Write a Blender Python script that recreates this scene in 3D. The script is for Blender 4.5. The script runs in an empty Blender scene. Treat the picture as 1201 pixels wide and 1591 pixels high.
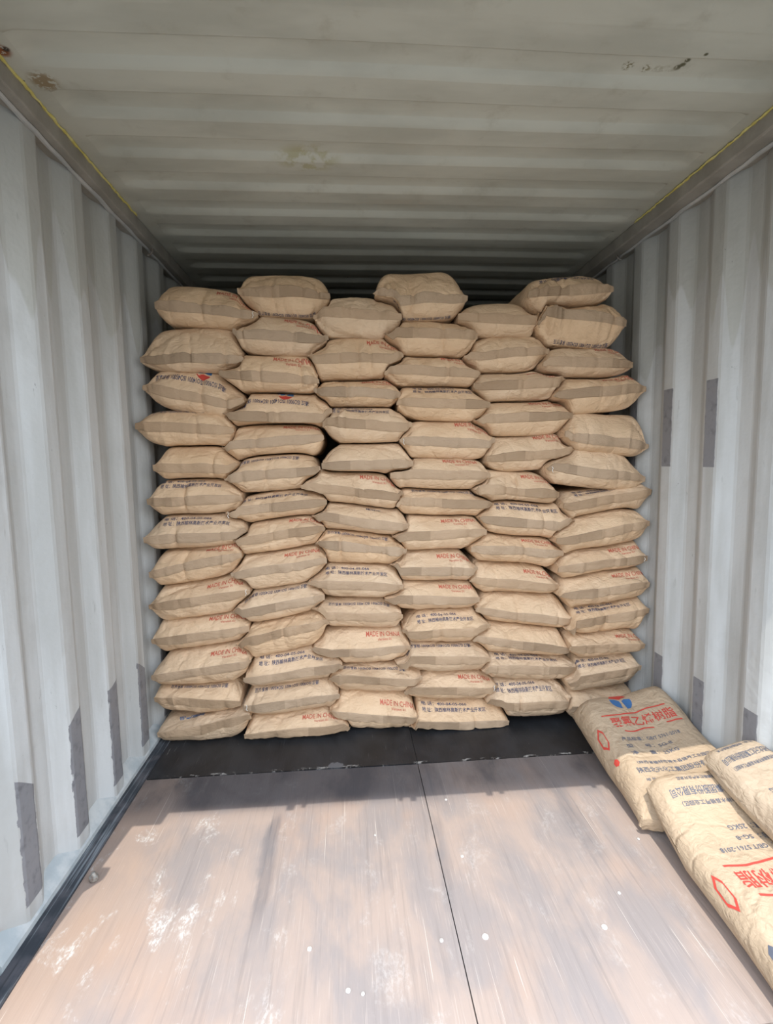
import bpy, math, random
from mathutils import Vector, Matrix, noise
C = bpy.context.scene.collection
PI = math.pi

# ------------------------------------------------------------------ camera
F_PX, PITCH, YAW, ROLL, CAMH = 796.78, 0.0994, 0.0731, -0.0163, 1.3151
W_IMG, H_IMG = 1201, 1591
fw = Vector((math.sin(YAW)*math.cos(PITCH), math.cos(YAW)*math.cos(PITCH), -math.sin(PITCH)))
rt0 = Vector((math.cos(YAW), -math.sin(YAW), 0)); up0 = rt0.cross(fw)
rt = math.cos(ROLL)*rt0 + math.sin(ROLL)*up0; up = rt.cross(fw)
cd = bpy.data.cameras.new('camera'); cam = bpy.data.objects.new('camera', cd); C.objects.link(cam)
cd.sensor_fit = 'VERTICAL'; cd.sensor_height = 36.0; cd.lens = 36.0*F_PX/H_IMG
cd.clip_start = 0.02; cd.clip_end = 200
cam.matrix_world = Matrix(((rt.x, up.x, -fw.x, 0), (rt.y, up.y, -fw.y, 0), (rt.z, up.z, -fw.z, CAMH), (0, 0, 0, 1)))
bpy.context.scene.camera = cam

def ray(px, py):
    return fw + rt*((px-600.5)/F_PX) - up*((py-795.5)/F_PX)
def at_y(px, py, Y):
    d = ray(px, py); t = Y/d.y
    return Vector((d.x*t, Y, CAMH+d.z*t))
def at_x(px, py, X):
    d = ray(px, py); t = X/d.x
    return Vector((X, d.y*t, CAMH+d.z*t))
def at_z(px, py, Z):
    d = ray(px, py); t = (Z-CAMH)/d.z
    return Vector((d.x*t, d.y*t, Z))

# ------------------------------------------------------------------ light
SUN_E, SKY_E, EXPOSURE = 3.05, 1.33, 0.42
sd = bpy.data.lights.new('sun', 'SUN'); so = bpy.data.objects.new('sun', sd); C.objects.link(so)
sd.energy = SUN_E; sd.color = (1.0, 0.95, 0.87); sd.angle = math.radians(0.3)
sdir = Vector((0.11, 1.0, -2.805)).normalized()
so.rotation_euler = sdir.to_track_quat('-Z', 'Y').to_euler(); so.location = (0, 0, 6)
wd = bpy.data.worlds.new('World'); bpy.context.scene.world = wd; wd.use_nodes = True
wn = wd.node_tree; wn.nodes.clear()
bo = wn.nodes.new('ShaderNodeOutputWorld'); bg = wn.nodes.new('ShaderNodeBackground')
tc = wn.nodes.new('ShaderNodeTexCoord'); sp = wn.nodes.new('ShaderNodeSeparateXYZ'); cr = wn.nodes.new('ShaderNodeValToRGB')
wn.links.new(tc.outputs['Generated'], sp.inputs[0]); wn.links.new(sp.outputs['Z'], cr.inputs[0])
cr.color_ramp.elements[0].position = 0.0; cr.color_ramp.elements[0].color = (0.52, 0.50, 0.46, 1)
cr.color_ramp.elements[1].position = 1.0; cr.color_ramp.elements[1].color = (0.55, 0.72, 1.0, 1)
e_ = cr.color_ramp.elements.new(.22); e_.color = (0.70, 0.72, 0.76, 1); e_ = cr.color_ramp.elements.new(.5); e_.color = (1.02, 1.13, 1.28, 1)
wn.links.new(cr.outputs[0], bg.inputs[0]); bg.inputs[1].default_value = SKY_E*2.3
wn.links.new(bg.outputs[0], bo.inputs[0])
pl = bpy.data.lights.new('door_portal', 'AREA'); po = bpy.data.objects.new('door_portal', pl); C.objects.link(po)
pl.shape = 'RECTANGLE'; pl.size = 2.4; pl.size_y = 2.3; pl.cycles.is_portal = True
po.location = (0.24, 0.98, 1.14); po.rotation_euler = (PI/2, 0, 0)
vs = bpy.context.scene.view_settings
vs.view_transform = 'Standard'; vs.look = 'None'; vs.gamma = 1; vs.use_curve_mapping = False; vs.exposure = EXPOSURE

# ------------------------------------------------------------------ helpers
def obj(name, verts, faces, mats, parent=None, mi=None, smooth=False, sharp=None):
    me = bpy.data.meshes.new(name); me.from_pydata([tuple(v) for v in verts], [], faces)
    for m in (mats if isinstance(mats, list) else [mats]): me.materials.append(m)
    if mi: me.polygons.foreach_set('material_index', mi)
    if smooth: me.polygons.foreach_set('use_smooth', [True]*len(me.polygons))
    me.validate(); me.update()
    if sharp: me.set_sharp_from_angle(angle=math.radians(sharp))
    o = bpy.data.objects.new(name, me); C.objects.link(o)
    if parent: o.parent = parent
    return o
def tag(o, label, cat, group=None):
    o['label'] = label; o['category'] = cat
    if group: o['group'] = group
    return o
def struct(o): o['kind'] = 'structure'; return o
def empty(name, loc):
    o = bpy.data.objects.new(name, None); C.objects.link(o); o.location = loc; o.empty_display_size = .05; return o
class MB:
    def __init__(s): s.v = []; s.f = []
    def box(s, x0, x1, y0, y1, z0, z1):
        b = len(s.v); s.v += [(x, y, z) for z in (z0, z1) for y in (y0, y1) for x in (x0, x1)]
        s.f += [tuple(b+i for i in q) for q in ((0,2,3,1),(4,5,7,6),(0,1,5,4),(2,6,7,3),(0,4,6,2),(1,3,7,5))]
        return s
    def tube(s, pts, r, n=8):
        pts = [Vector(p) for p in pts]; b = len(s.v)
        for i, p in enumerate(pts):
            d = (pts[min(i+1, len(pts)-1)]-pts[max(i-1, 0)]).normalized()
            a = d.orthogonal().normalized() if abs(d.z) > .9 else d.cross(Vector((0, 0, 1))).normalized()
            c = d.cross(a)
            rr = r if not isinstance(r, (list, tuple)) else r[i]
            for k in range(n):
                t = 2*PI*k/n; s.v.append(p+a*math.cos(t)*rr+c*math.sin(t)*rr)
        for i in range(len(pts)-1):
            for k in range(n):
                s.f.append((b+i*n+k, b+i*n+(k+1) % n, b+(i+1)*n+(k+1) % n, b+(i+1)*n+k))
        s.f.append(tuple(b+k for k in range(n))[::-1]); s.f.append(tuple(b+(len(pts)-1)*n+k for k in range(n)))
        return s
    def build(s, name, mat, parent=None, smooth=False, bevel=0):
        o = obj(name, s.v, s.f, mat, parent, smooth=smooth, sharp=40 if smooth else None)
        if bevel:
            m = o.modifiers.new('bevel', 'BEVEL'); m.width = bevel; m.segments = 2; m.limit_method = 'ANGLE'
        return o

# ------------------------------------------------------------------ node helper
class NT:
    def __init__(s, name, rough=.6, metal=0, spec=.4):
        s.m = bpy.data.materials.new(name); s.m.use_nodes = True; s.t = s.m.node_tree
        s.b = s.t.nodes['Principled BSDF']; s.b.inputs['Roughness'].default_value = rough
        s.b.inputs['Metallic'].default_value = metal; s.b.inputs['Specular IOR Level'].default_value = spec
    def n(s, t, **k):
        x = s.t.nodes.new(t)
        for a, b in k.items(): setattr(x, a, b)
        return x
    def put(s, sock, v):
        if isinstance(v, bpy.types.NodeSocket): s.t.links.new(v, sock)
        elif isinstance(v, (tuple, list)) and len(v) == 3 and sock.type == 'RGBA': sock.default_value = (*v, 1)
        else: sock.default_value = v
    def geo(s): return s.n('ShaderNodeNewGeometry').outputs['Position']
    def objc(s): return s.n('ShaderNodeTexCoord').outputs['Object']
    def map(s, v, sc=(1, 1, 1), loc=(0, 0, 0)):
        x = s.n('ShaderNodeMapping'); s.put(x.inputs[0], v); x.inputs['Scale'].default_value = sc; x.inputs['Location'].default_value = loc
        return x.outputs[0]
    def noise(s, v, scale, det=4, rough=.55, dist=0, lac=2):
        x = s.n('ShaderNodeTexNoise'); s.put(x.inputs['Vector'], v); x.inputs['Scale'].default_value = scale
        x.inputs['Detail'].default_value = det; x.inputs['Roughness'].default_value = rough; x.inputs['Distortion'].default_value = dist
        return x.outputs['Fac']
    def vor(s, v, scale, feature='DISTANCE_TO_EDGE'):
        x = s.n('ShaderNodeTexVoronoi', feature=feature); s.put(x.inputs['Vector'], v); x.inputs['Scale'].default_value = scale
        return x.outputs['Distance']
    def sep(s, v):
        x = s.n('ShaderNodeSeparateXYZ'); s.put(x.inputs[0], v); return x.outputs
    def ma(s, op, a, b=0.0, c=None, clamp=False):
        x = s.n('ShaderNodeMath', operation=op, use_clamp=clamp); s.put(x.inputs[0], a); s.put(x.inputs[1], b)
        if c is not None: s.put(x.inputs[2], c)
        return x.outputs[0]
    def rng(s, v, a, b, c=0.0, d=1.0, smooth=True):
        x = s.n('ShaderNodeMapRange'); x.interpolation_type = 'SMOOTHSTEP' if smooth else 'LINEAR'
        for i, q in enumerate((v, a, b, c, d)): s.put(x.inputs[i], q)
        return x.outputs[0]
    def mix(s, f, a, b, mode='MIX'):
        x = s.n('ShaderNodeMix', data_type='RGBA', blend_type=mode); s.put(x.inputs['Factor'], f)
        s.put(x.inputs[6], a); s.put(x.inputs[7], b); return x.outputs[2]
    def col(s, v): s.put(s.b.inputs['Base Color'], v)
    def bump(s, h, dist=.01, st=1.0, prev=None):
        x = s.n('ShaderNodeBump'); x.inputs['Distance'].default_value = dist; x.inputs['Strength'].default_value = st
        s.put(x.inputs['Height'], h)
        if prev: s.put(x.inputs['Normal'], prev)
        s.t.links.new(x.outputs[0], s.b.inputs['Normal']); return x.outputs[0]

# kraft paper
def paper(name, base, dark, amp=1.0):
    n = NT(name, .72, 0, .3); o = n.objc()
    rnd = n.n('ShaderNodeObjectInfo').outputs['Random']
    off = n.n('ShaderNodeVectorMath', operation='ADD'); n.put(off.inputs[0], o)
    cx = n.n('ShaderNodeCombineXYZ'); n.put(cx.inputs[0], n.ma('MULTIPLY', rnd, 37.0)); n.put(cx.inputs[1], n.ma('MULTIPLY', rnd, 11.0))
    n.put(off.inputs[1], cx.outputs[0]); v = off.outputs[0]
    big = n.noise(v, 7, 3); fine = n.noise(v, 160, 3)
    f = n.ma('ADD', n.rng(big, .3, .7, 0, .55), n.ma('MULTIPLY', fine, .35))
    c = n.mix(f, dark, base)
    tone = n.mix(rnd, (1.0, .96, .90), (.97, .985, 1.0))
    n.col(n.mix(1.0, c, tone, 'MULTIPLY'))
    dist = n.n('ShaderNodeVectorMath', operation='ADD')
    nx = n.n('ShaderNodeTexNoise'); n.put(nx.inputs['Vector'], v); nx.inputs['Scale'].default_value = 9
    sc = n.n('ShaderNodeVectorMath', operation='SCALE'); n.put(sc.inputs[0], nx.outputs['Color']); sc.inputs['Scale'].default_value = .12
    n.put(dist.inputs[0], v); n.put(dist.inputs[1], sc.outputs[0])
    e = n.rng(n.vor(dist.outputs[0], 6.5), 0, .10)
    m = n.noise(v, 9, 3, .5, .6)
    h = n.ma('ADD', n.ma('MULTIPLY', e, .13*amp), m)
    h = n.ma('ADD', h, n.ma('MULTIPLY', n.noise(n.map(v, (1, 1, 2.2)), 26, 3, .55, 1.5), .35))
    n.bump(h, .020*amp, .75)
    return n.m
KRAFT = paper('kraft_paper', (.715, .535, .365), (.61, .435, .28))
STRIP = paper('kraft_strip', (.46, .335, .225), (.385, .275, .18), .6)
STRIP2 = paper('kraft_strip_overlap', (.36, .26, .17), (.31, .218, .14), .6)
SACK = paper('pale_kraft_paper', (.445, .35, .25), (.395, .305, .215))
def flat(name, c, rough=.6, metal=0): n = NT(name, rough, metal); n.col(c); return n.m
INK_R = flat('red_ink', (.50, .055, .04)); INK_B = flat('navy_ink', (.06, .065, .12)); INK_BLUE = flat('blue_ink', (.04, .13, .30))
INK_W = flat('white_ink', (.75, .75, .73)); INK_G = flat('grey_ink', (.10, .11, .14)); INK_RF = flat('faded_red_ink', (.50, .12, .075))
THREAD = flat('white_thread', (.8, .8, .76))
INKS = [INK_R, INK_B, INK_BLUE, INK_W, INK_G, INK_RF]

# painted corrugated steel
def wall_mat(side):
    n = NT('painted_wall_'+side, .5, 0, .4); p = n.geo(); s = n.sep(p); y, z = s[1], s[2]
    vert = n.noise(n.map(p, (3, 3, .35)), 3.0, 4)
    blot = n.noise(p, 5, 5, .6)
    base = n.mix(n.rng(vert, .35, .65), (.40, .41, .40), (.50, .52, .52))
    # old greenish paint band above the repainted field
    hn = n.noise(n.map(p, (2, 4.5, .0)), 3, 0)
    top = n.rng(n.ma('ADD', z, n.ma('MULTIPLY', hn, .9)), 2.36, 2.39)
    base = n.mix(n.ma('MULTIPLY', top, .5), base, (.33, .33, .29))
    base = n.mix(n.rng(blot, .52, .72, 0, .3), base, (.34, .345, .335))
    # bare primer rectangles low on the inner flats
    yc = 1.44 if side == 'left' else 1.66
    ph = n.ma('SUBTRACT', n.ma('MODULO', n.ma('ADD', n.ma('SUBTRACT', y, yc), 2.75+.1375), .275), .1375)
    rag = n.noise(n.map(p, (0, 60, 22)), 1, 3)
    lim = n.ma('ADD', .026, n.ma('MULTIPLY', rag, .026 if side == 'left' else .012))
    inside = n.ma('LESS_THAN', n.ma('ABSOLUTE', ph), lim)
    idn = n.noise(n.map(p, (0, 3.6, 0)), 1, 0)
    if side == 'left':
        zt = n.ma('ADD', .30, n.ma('MULTIPLY', idn, .32)); zm = n.ma('MULTIPLY', n.ma('LESS_THAN', z, zt), n.ma('GREATER_THAN', z, .075))
    else:
        lo = n.ma('LESS_THAN', z, .40)
        hi = n.ma('MULTIPLY', n.ma('GREATER_THAN', z, 1.27), n.ma('LESS_THAN', z, 1.61))
        hi = n.ma('MULTIPLY', hi, n.ma('GREATER_THAN', y, 1.8)); zm = n.ma('MAXIMUM', lo, hi)
    ins = n.ma('MULTIPLY', inside, zm)
    pr = n.mix(n.rng(n.noise(p, 30, 4), .5, .75), (.205, .21, .225), (.13, .135, .15))
    base = n.mix(ins, base, pr)
    # scuffs
    sc = n.noise(n.map(p, (8, 26, 9), (3, 1, 7)), 1.6, 6, .7, .6)
    base = n.mix(n.rng(sc, .685, .72, 0, .8), base, (.07, .07, .075))
    dr = n.noise(n.map(p, (1, 1, .25), (7, 2, 0)), 34, 3, .6)
    base = n.mix(n.rng(dr, .66, .78, 0, .5), base, (.26, .26, .25))
    # rust where the corner post is welded on
    r = n.ma('MULTIPLY', n.rng(y, 1.30, 1.36, 1, 0), n.rng(n.noise(p, 30, 4), .45, .55))
    r2 = n.ma('MULTIPLY', r, n.ma('MAXIMUM', n.rng(z, .05, .1, 1, 0), n.rng(z, 2.2, 2.3)))
    base = n.mix(r2, base, (.22, .07, .025))
    n.col(base); n.bump(n.ma('ADD', n.noise(p, 9, 3), n.ma('MULTIPLY', n.noise(p, 90, 2), .08)), .012, .5)
    return n.m
def ceil_mat():
    n = NT('painted_roof', .5, 0, .45); p = n.geo(); s = n.sep(p)
    b = n.mix(n.rng(n.noise(n.map(p, (1, 3, 1)), 2.2, 4), .35, .65), (.43, .43, .365), (.52, .52, .445))
    b = n.mix(n.rng(n.noise(p, 9, 5, .65), .55, .75, 0, .35), b, (.30, .275, .21))
    def spot(px, py, rad, c, lo=.5, hi=.6, k=1.0, sc=40, stretch=(1, 1, 0)):
        q = at_z(px, py, 2.39); nonlocal b
        d = n.n('ShaderNodeVectorMath', operation='DISTANCE'); n.put(d.inputs[0], n.map(p, stretch)); d.inputs[1].default_value = (q.x*stretch[0], q.y*stretch[1], 0)
        m = n.ma('MULTIPLY', n.rng(d.outputs['Value'], rad*.4, rad, 1, 0), n.rng(n.noise(p, sc, 4, .65), lo, hi, 0, k)); b = n.mix(m, b, c)
    spot(478, 252, .14, (.33, .30, .13), .42, .55, .6, 16, (1, 1.6, 0))
    spot(975, 114, .022, (.13, .11, .04), .5, .54, .9, 110); spot(1003, 118, .02, (.16, .13, .05), .5, .56, .8, 110)
    for a_, b_, c_ in ((1052, 117, .014), (1060, 113, .012), (1068, 106, .011), (1076, 100, .009), (1097, 86, .008)): spot(a_, b_, c_, (.09, .085, .045), .38, .46, 1, 120)
    spot(1030, 119, .035, (.30, .28, .20), .45, .55, .6, 60, (.6, 2, 0))
    spot(68, 128, .05, (.22, .14, .05), .42, .5, .8, 50); spot(2, 80, .03, (.22, .07, .02), .35, .45, 1, 90); spot(9, 78, .012, (.03, .02, .015), .3, .4, 1, 90)
    spot(620, 320, .10, (.45, .42, .34), .4, .5, .6, 20, (.5, 1.6, 0))
    sp = n.vor(p, 7.0, 'F1'); b = n.mix(n.rng(sp, .012, .03, .85, 0), b, (.05, .045, .04))
    n.col(b); n.bump(n.noise(p, 5, 3), .01, .35)
    return n.m
def steel(name, a, c, rough=.5, scale=8):
    n = NT(name, rough, 0, .4); p = n.geo()
    n.col(n.mix(n.rng(n.noise(p, scale, 5, .6), .35, .68), a, c)); n.bump(n.noise(p, 25, 3), .004, .4); return n.m
RAIL = steel('rail_paint', (.26, .245, .21), (.34, .32, .28)); POST = steel('post_paint', (.40, .41, .40), (.5, .5, .48))
LEDGE = steel('bottom_rail_paint', (.36, .41, .43), (.50, .53, .53), .5, 14)
def strip_mat():
    n = NT('bitumen_strip', .55, 0, .35); p = n.geo()
    b = n.mix(n.rng(n.noise(p, 12, 4), .4, .65), (.03, .036, .045), (.075, .075, .085))
    b = n.mix(n.rng(n.noise(n.map(p, (90, 2.0, 1)), 1, 4, .6), .52, .66, 0, .75), b, (.24, .27, .29))
    b = n.mix(n.rng(n.noise(n.map(p, (120, 3, 1), (3, 1, 2)), 1, 4, .6), .55, .7, 0, .6), b, (.012, .014, .018))
    n.col(b); n.bump(n.noise(n.map(p, (60, 4, 1)), 1, 3), .004, .5); return n.m
BLACKSTRIP = strip_mat()
SEAL = steel('yellow_sealant', (.58, .50, .13), (.68, .62, .26), .5, 30)
RINGM = steel('ring_steel', (.30, .29, .26), (.14, .11, .09), .45, 60)
def floor_mat(kind):
    n = NT('plywood_'+kind, .62, 0, .35); p = n.geo(); s = n.sep(p)
    st = n.noise(n.map(p, (70, 2.2, 1)), 1, 5, .6, .0)
    st2 = n.noise(n.map(p, (240, 7, 1), (4, 2, 0)), 1, 3, .6)
    bl = n.noise(n.map(p, (1.6, .8, 1), (2.7, 5, 0)), 3.2, 5, .6, .3)
    bl2 = n.noise(n.map(p, (1.3, .7, 1), (9, 1, 0)), 2.4, 4, .55)
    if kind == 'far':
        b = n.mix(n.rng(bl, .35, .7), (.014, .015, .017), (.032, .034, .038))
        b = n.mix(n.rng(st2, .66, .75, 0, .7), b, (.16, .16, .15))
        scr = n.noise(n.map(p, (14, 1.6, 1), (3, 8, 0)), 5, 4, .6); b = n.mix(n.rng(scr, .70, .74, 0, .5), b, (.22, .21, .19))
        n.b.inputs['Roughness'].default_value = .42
        sp_ = n.ma('MULTIPLY', n.rng(n.ma('ABSOLUTE', n.ma('SUBTRACT', s[1], 2.108)), .004, .012, 1, 0), n.rng(n.noise(n.map(p, (22, 40, 1)), 1, 4, .7), .53, .62)); b = n.mix(sp_, b, (.34, .33, .31))
        jq = n.n('ShaderNodeVectorMath', operation='DISTANCE'); n.put(jq.inputs[0], n.map(p, (1, 1.5, 0))); jq.inputs[1].default_value = (-.085, 2.12*1.5, 0)
        b = n.mix(n.rng(n.ma('ADD', jq.outputs['Value'], n.ma('MULTIPLY', n.noise(p, 60, 3), .05)), .055, .06, 1, 0), b, (.13, .13, .135))
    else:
        b = n.mix(n.rng(bl, .38, .62), (.315, .248, .21), (.24, .208, .195))
        b = n.mix(n.rng(bl2, .52, .70, 0, .55), b, (.36, .245, .18))
        b = n.mix(n.rng(st, .30, .50, .28, 0), b, (.14, .12, .11))
        b = n.mix(n.rng(st2, .56, .74, 0, .35), b, (.46, .39, .34))
        # orange-brown worn plank beside the left wall
        b = n.mix(n.rng(n.ma('ADD', s[0], n.ma('MULTIPLY', bl, .14)), -.70, -.52, .5, 0), b, (.34, .235, .17))
        # white powder scuffed over the boards
        pw = n.noise(n.map(p, (2.6, 1.5, 1), (1.4, 3.1, 0)), 3.0, 6, .68, .4)
        pw = n.ma('MULTIPLY', n.rng(pw, .54, .66), n.rng(n.noise(n.map(p, (120, 60, 1)), 1, 4, .7), .44, .58, .15, 1))
        b = n.mix(n.ma('MULTIPLY', pw, n.rng(s[0], -.1, -.5, .25, .85)), b, (.50, .48, .45))
        # long dark tyre-like streaks
        for (x0, y0, y1, w, k) in ((-.295, 1.30, 1.87, .035, .75), (.285, 1.3, 1.8, .028, .45), (.80, 1.45, 1.95, .05, .5), (.30, 1.75, 2.1, .10, .5)):
            m = n.rng(n.ma('ABSOLUTE', n.ma('SUBTRACT', n.ma('ADD', s[0], n.ma('MULTIPLY', n.ma('SUBTRACT', bl, .5), .10)), x0)), w*.2, w, 1, 0)
            m = n.ma('MULTIPLY', m, n.ma('MULTIPLY', n.rng(s[1], y0, y0+.15), n.rng(s[1], y1-.08, y1, 1, 0)))
            m = n.ma('MULTIPLY', m, n.rng(st, .25, .6, k, k*.55)); b = n.mix(m, b, (.085, .085, .095))
        # thin pale scratches
        ws = n.noise(n.map(p, (75, .45, 1), (1, 5, 0)), 3, 2, .5); b = n.mix(n.rng(ws, .715, .73, 0, .6), b, (.68, .62, .54))
        # shade beyond the sun's shadow line, painted into the board colour
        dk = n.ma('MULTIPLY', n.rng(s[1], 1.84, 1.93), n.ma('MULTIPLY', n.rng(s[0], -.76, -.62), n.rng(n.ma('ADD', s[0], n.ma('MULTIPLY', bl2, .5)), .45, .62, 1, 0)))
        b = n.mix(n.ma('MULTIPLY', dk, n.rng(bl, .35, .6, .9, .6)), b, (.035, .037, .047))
        shd = n.ma('MULTIPLY', n.rng(s[1], 1.80, 1.98), n.rng(bl, .3, .62, .95, .45))  # same painted shade, across the full floor width
        b = n.mix(n.ma('MULTIPLY', shd, .95), b, (.06, .057, .062))
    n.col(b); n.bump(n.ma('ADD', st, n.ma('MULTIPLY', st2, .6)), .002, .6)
    return n.m
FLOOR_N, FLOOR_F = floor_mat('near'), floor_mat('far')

# ------------------------------------------------------------------ container shell
Y0, Y1 = 1.28, 6.90
XL, XR, DEP, ZR = -0.931, 1.42, 0.036, 2.394
def wall_profile(yc):
    pts = []; k0 = int((Y0-yc)/.275)-2; y = yc+k0*.275
    while y < Y1+.3:
        for dy, d in ((-.035, 0), (.035, 0), (.103, 1), (.172, 1)): pts.append((y+dy, d))
        y += .275
    pts = [p for p in pts if Y0 < p[0] < Y1]
    return [(Y0, pts[0][1])]+pts+[(Y1, pts[-1][1])]
def corr_wall(name, x_in, sgn, yc, mat):
    pf = wall_profile(yc); v = []; f = []
    zs = (0.0, 2.36); n = len(pf)
    # round the bends a little
    pp = []
    for i, (y, d) in enumerate(pf):
        if 0 < i < n-1:
            a, b = pf[i-1], pf[i+1]
            for (q, o) in ((a, .006), (b, .006)):
                L = abs(q[0]-y); t = min(.3, o/L) if L > 1e-6 else 0; pp.append((y+(q[0]-y)*t, d+(q[1]-d)*t))
        else: pp.append((y, d))
    pf = pp; n = len(pf)
    for th in (0, .003):
        for z in zs:
            for y, d in pf: v.append((x_in+sgn*(DEP*d+th), y, z))
    for i in range(n-1):
        f.append((i, i+1, n+i+1, n+i)); f.append((2*n+i, 3*n+i, 3*n+i+1, 2*n+i+1))
        f.append((i, 2*n+i, 2*n+i+1, i+1)); f.append((n+i, n+i+1, 3*n+i+1, 3*n+i))
    f.append((0, n, 3*n, 2*n)); f.append((n-1, 3*n-1, 4*n-1, 2*n-1))
    return struct(obj(name, v, f, mat, smooth=True, sharp=12))
corr_wall('wall_left', XL, -1, 1.44, wall_mat('left'))
corr_wall('wall_right', XR, 1, 1.66, wall_mat('right'))
# end wall
v = []; f = []; x = XL-.05; pf = []
while x < XR+.1:
    for dx, d in ((0, 0), (.07, 0), (.12, 1), (.19, 1)): pf.append((x+dx, d))
    x += .25
n = len(pf)
for th in (0, .003):
    for z in (0, 2.42):
        for xx, d in pf: v.append((xx, Y1-.05+.04*d+th, z))
for i in range(n-1):
    f += [(i, n+i, n+i+1, i+1), (2*n+i, 2*n+i+1, 3*n+i+1, 3*n+i)]
struct(obj('wall_back', v, f, POST))
# roof sheet with shallow pressed ribs
def roof_d(y):
    t = (y-1.446) % .209
    if y < 1.446: return 0.0
    if t < .016: return t/.016
    if t < .085: return 1.0
    if t < .118: return 1-(t-.085)/.033
    return 0.0
ys = [1.065, 1.30, 1.325, 1.330, 1.345, 1.35, 1.40]
y = 1.446
while y < Y1:
    ys += [y+q for q in (-.004, .002, .008, .014, .020, .05, .08, .089, .097, .106, .114, .122, .14, .17)]; y += .209
ys = [q for q in ys if q < Y1+.05]
xs = [XL-.03, -.86, -.835, -.81, -.785, -.77] + [-.77+i*(1.25+.77)/30 for i in range(1, 30)] + [1.235, 1.25, 1.275, 1.30, 1.325, XR+.04]
v = []; f = []
for th in (0, .003):
    for yy in ys:
        for xx in xs:
            e = min(1, max(0, (xx+.85)/.06))*min(1, max(0, (1.315-xx)/.06)); e = e*e*(3-2*e)
            sag = -.006*math.sin((xx+.93)/2.35*PI)*0 + .006*noise.noise(Vector((xx*1.3, yy*1.1, 0)))
            g = -.008 if 1.327 < yy < 1.347 else (0 if yy > 1.336 else -.012)
            v.append((xx, yy, ZR+.018*roof_d(yy)*e+sag+g*e+th))
nx = len(xs); ny = len(ys)
for l in range(2):
    for j in range(ny-1):
        for i in range(nx-1):
            a = l*nx*ny+j*nx+i; q = (a, a+1, a+nx+1, a+nx); f.append(q if l else q[::-1])
struct(obj('ceiling', v, f, ceil_mat(), smooth=True, sharp=14))
# top side rails, sealant beads, bottom rails
def rail(name, xa, xb, xw):
    m = MB(); m.box(min(xa, xb), max(xa, xb), Y0, Y1, 2.335, ZR+.0)
    m.build(name, RAIL, bevel=.006)['kind'] = 'structure'
rail('trim_1', -.891, -.99, 0); rail('trim_2', 1.349, 1.48, 0)
def weld(name, x, z):
    m = MB(); rnd = random.Random(7); pts = []
    for i in range(60): pts.append((x, Y0+i*(4/60), z+.004*rnd.uniform(-1, 1)))
    m.tube(pts, [.006+.003*rnd.random() for _ in pts], 6); m.build(name, POST, smooth=True)['kind'] = 'structure'
weld('trim_3', -.926, 2.332); weld('trim_4', 1.413, 2.332)
def bead(name, x, ya, yb, seed):
    rnd = random.Random(seed); pts = []; rr = []
    N = 70
    for i in range(N+1):
        yy = ya+(yb-ya)*i/N; pts.append((x+.002*rnd.uniform(-1, 1), yy, ZR-.004+.0015*rnd.uniform(-1, 1))); rr.append(.0042*(.7+.6*rnd.random()))
    rr[0] = rr[-1] = .001
    MB().tube(pts, rr, 6).build(name, SEAL, smooth=True)['kind'] = 'structure'
bead('trim_5', -.888, 1.375, 2.42, 3); bead('trim_6', 1.346, 1.3, 2.40, 4)
def ledge(name, x, s):
    v = []; f = []
    pr = [(x+s*.040, .0), (x-s*.004, .0), (x-s*.004, .022), (x+s*.002, .032), (x+s*.040, .075)]
    for yy in (Y0, Y1):
        for a, b in pr: v.append((a, yy, b))
    for i in range(4): f.append((i, i+1, 6+i, 5+i))
    f += [(0, 1, 2, 3, 4), (9, 8, 7, 6, 5)]
    struct(obj(name, v, f, LEDGE))
ledge('baseboard_left', XL, -1); ledge('baseboard_right', XR, 1)
MB().box(XL+.004, XL+.055, Y0-.25, Y1, -.01, .006).build('trim_7', BLACKSTRIP)['kind'] = 'structure'
MB().box(XR-.055, XR-.004, Y0-.25, Y1, -.01, .006).build('trim_8', BLACKSTRIP)['kind'] = 'structure'
# plywood floor: four boards with seams
def boards(name, rects, mats):
    v = []; f = []; mi = []
    for (x0, x1, y0, y1, k, dz) in rects:
        nx_, ny_ = 10, 10; b = len(v)
        for j in range(ny_+1):
            for i in range(nx_+1):
                xx = x0+(x1-x0)*i/nx_; yy = y0+(y1-y0)*j/ny_; v.append((xx, yy, dz+.0015*noise.noise(Vector((xx*3, yy*3, k)))))
        for j in range(ny_):
            for i in range(nx_):
                a = b+j*(nx_+1)+i; f.append((a, a+1, a+nx_+2, a+nx_+1)); mi.append(k)
        m = MB().box(x0, x1, y0, y1, -.028, dz-.003); o = len(v); v += m.v; f += [tuple(q+o for q in t) for t in m.f]; mi += [k]*6
    return struct(obj(name, v, f, mats, mi=mi, smooth=True, sharp=30))
SX = .272
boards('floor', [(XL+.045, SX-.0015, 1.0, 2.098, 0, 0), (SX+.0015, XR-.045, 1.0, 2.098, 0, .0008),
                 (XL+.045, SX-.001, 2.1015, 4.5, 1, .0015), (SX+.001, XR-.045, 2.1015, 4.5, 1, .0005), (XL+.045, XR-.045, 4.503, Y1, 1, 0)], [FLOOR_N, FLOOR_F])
MB().box(XL-.05, XR+.05, 1.0, Y1, -.12, -.03).build('trim_9', BLACKSTRIP)['kind'] = 'structure'
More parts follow.
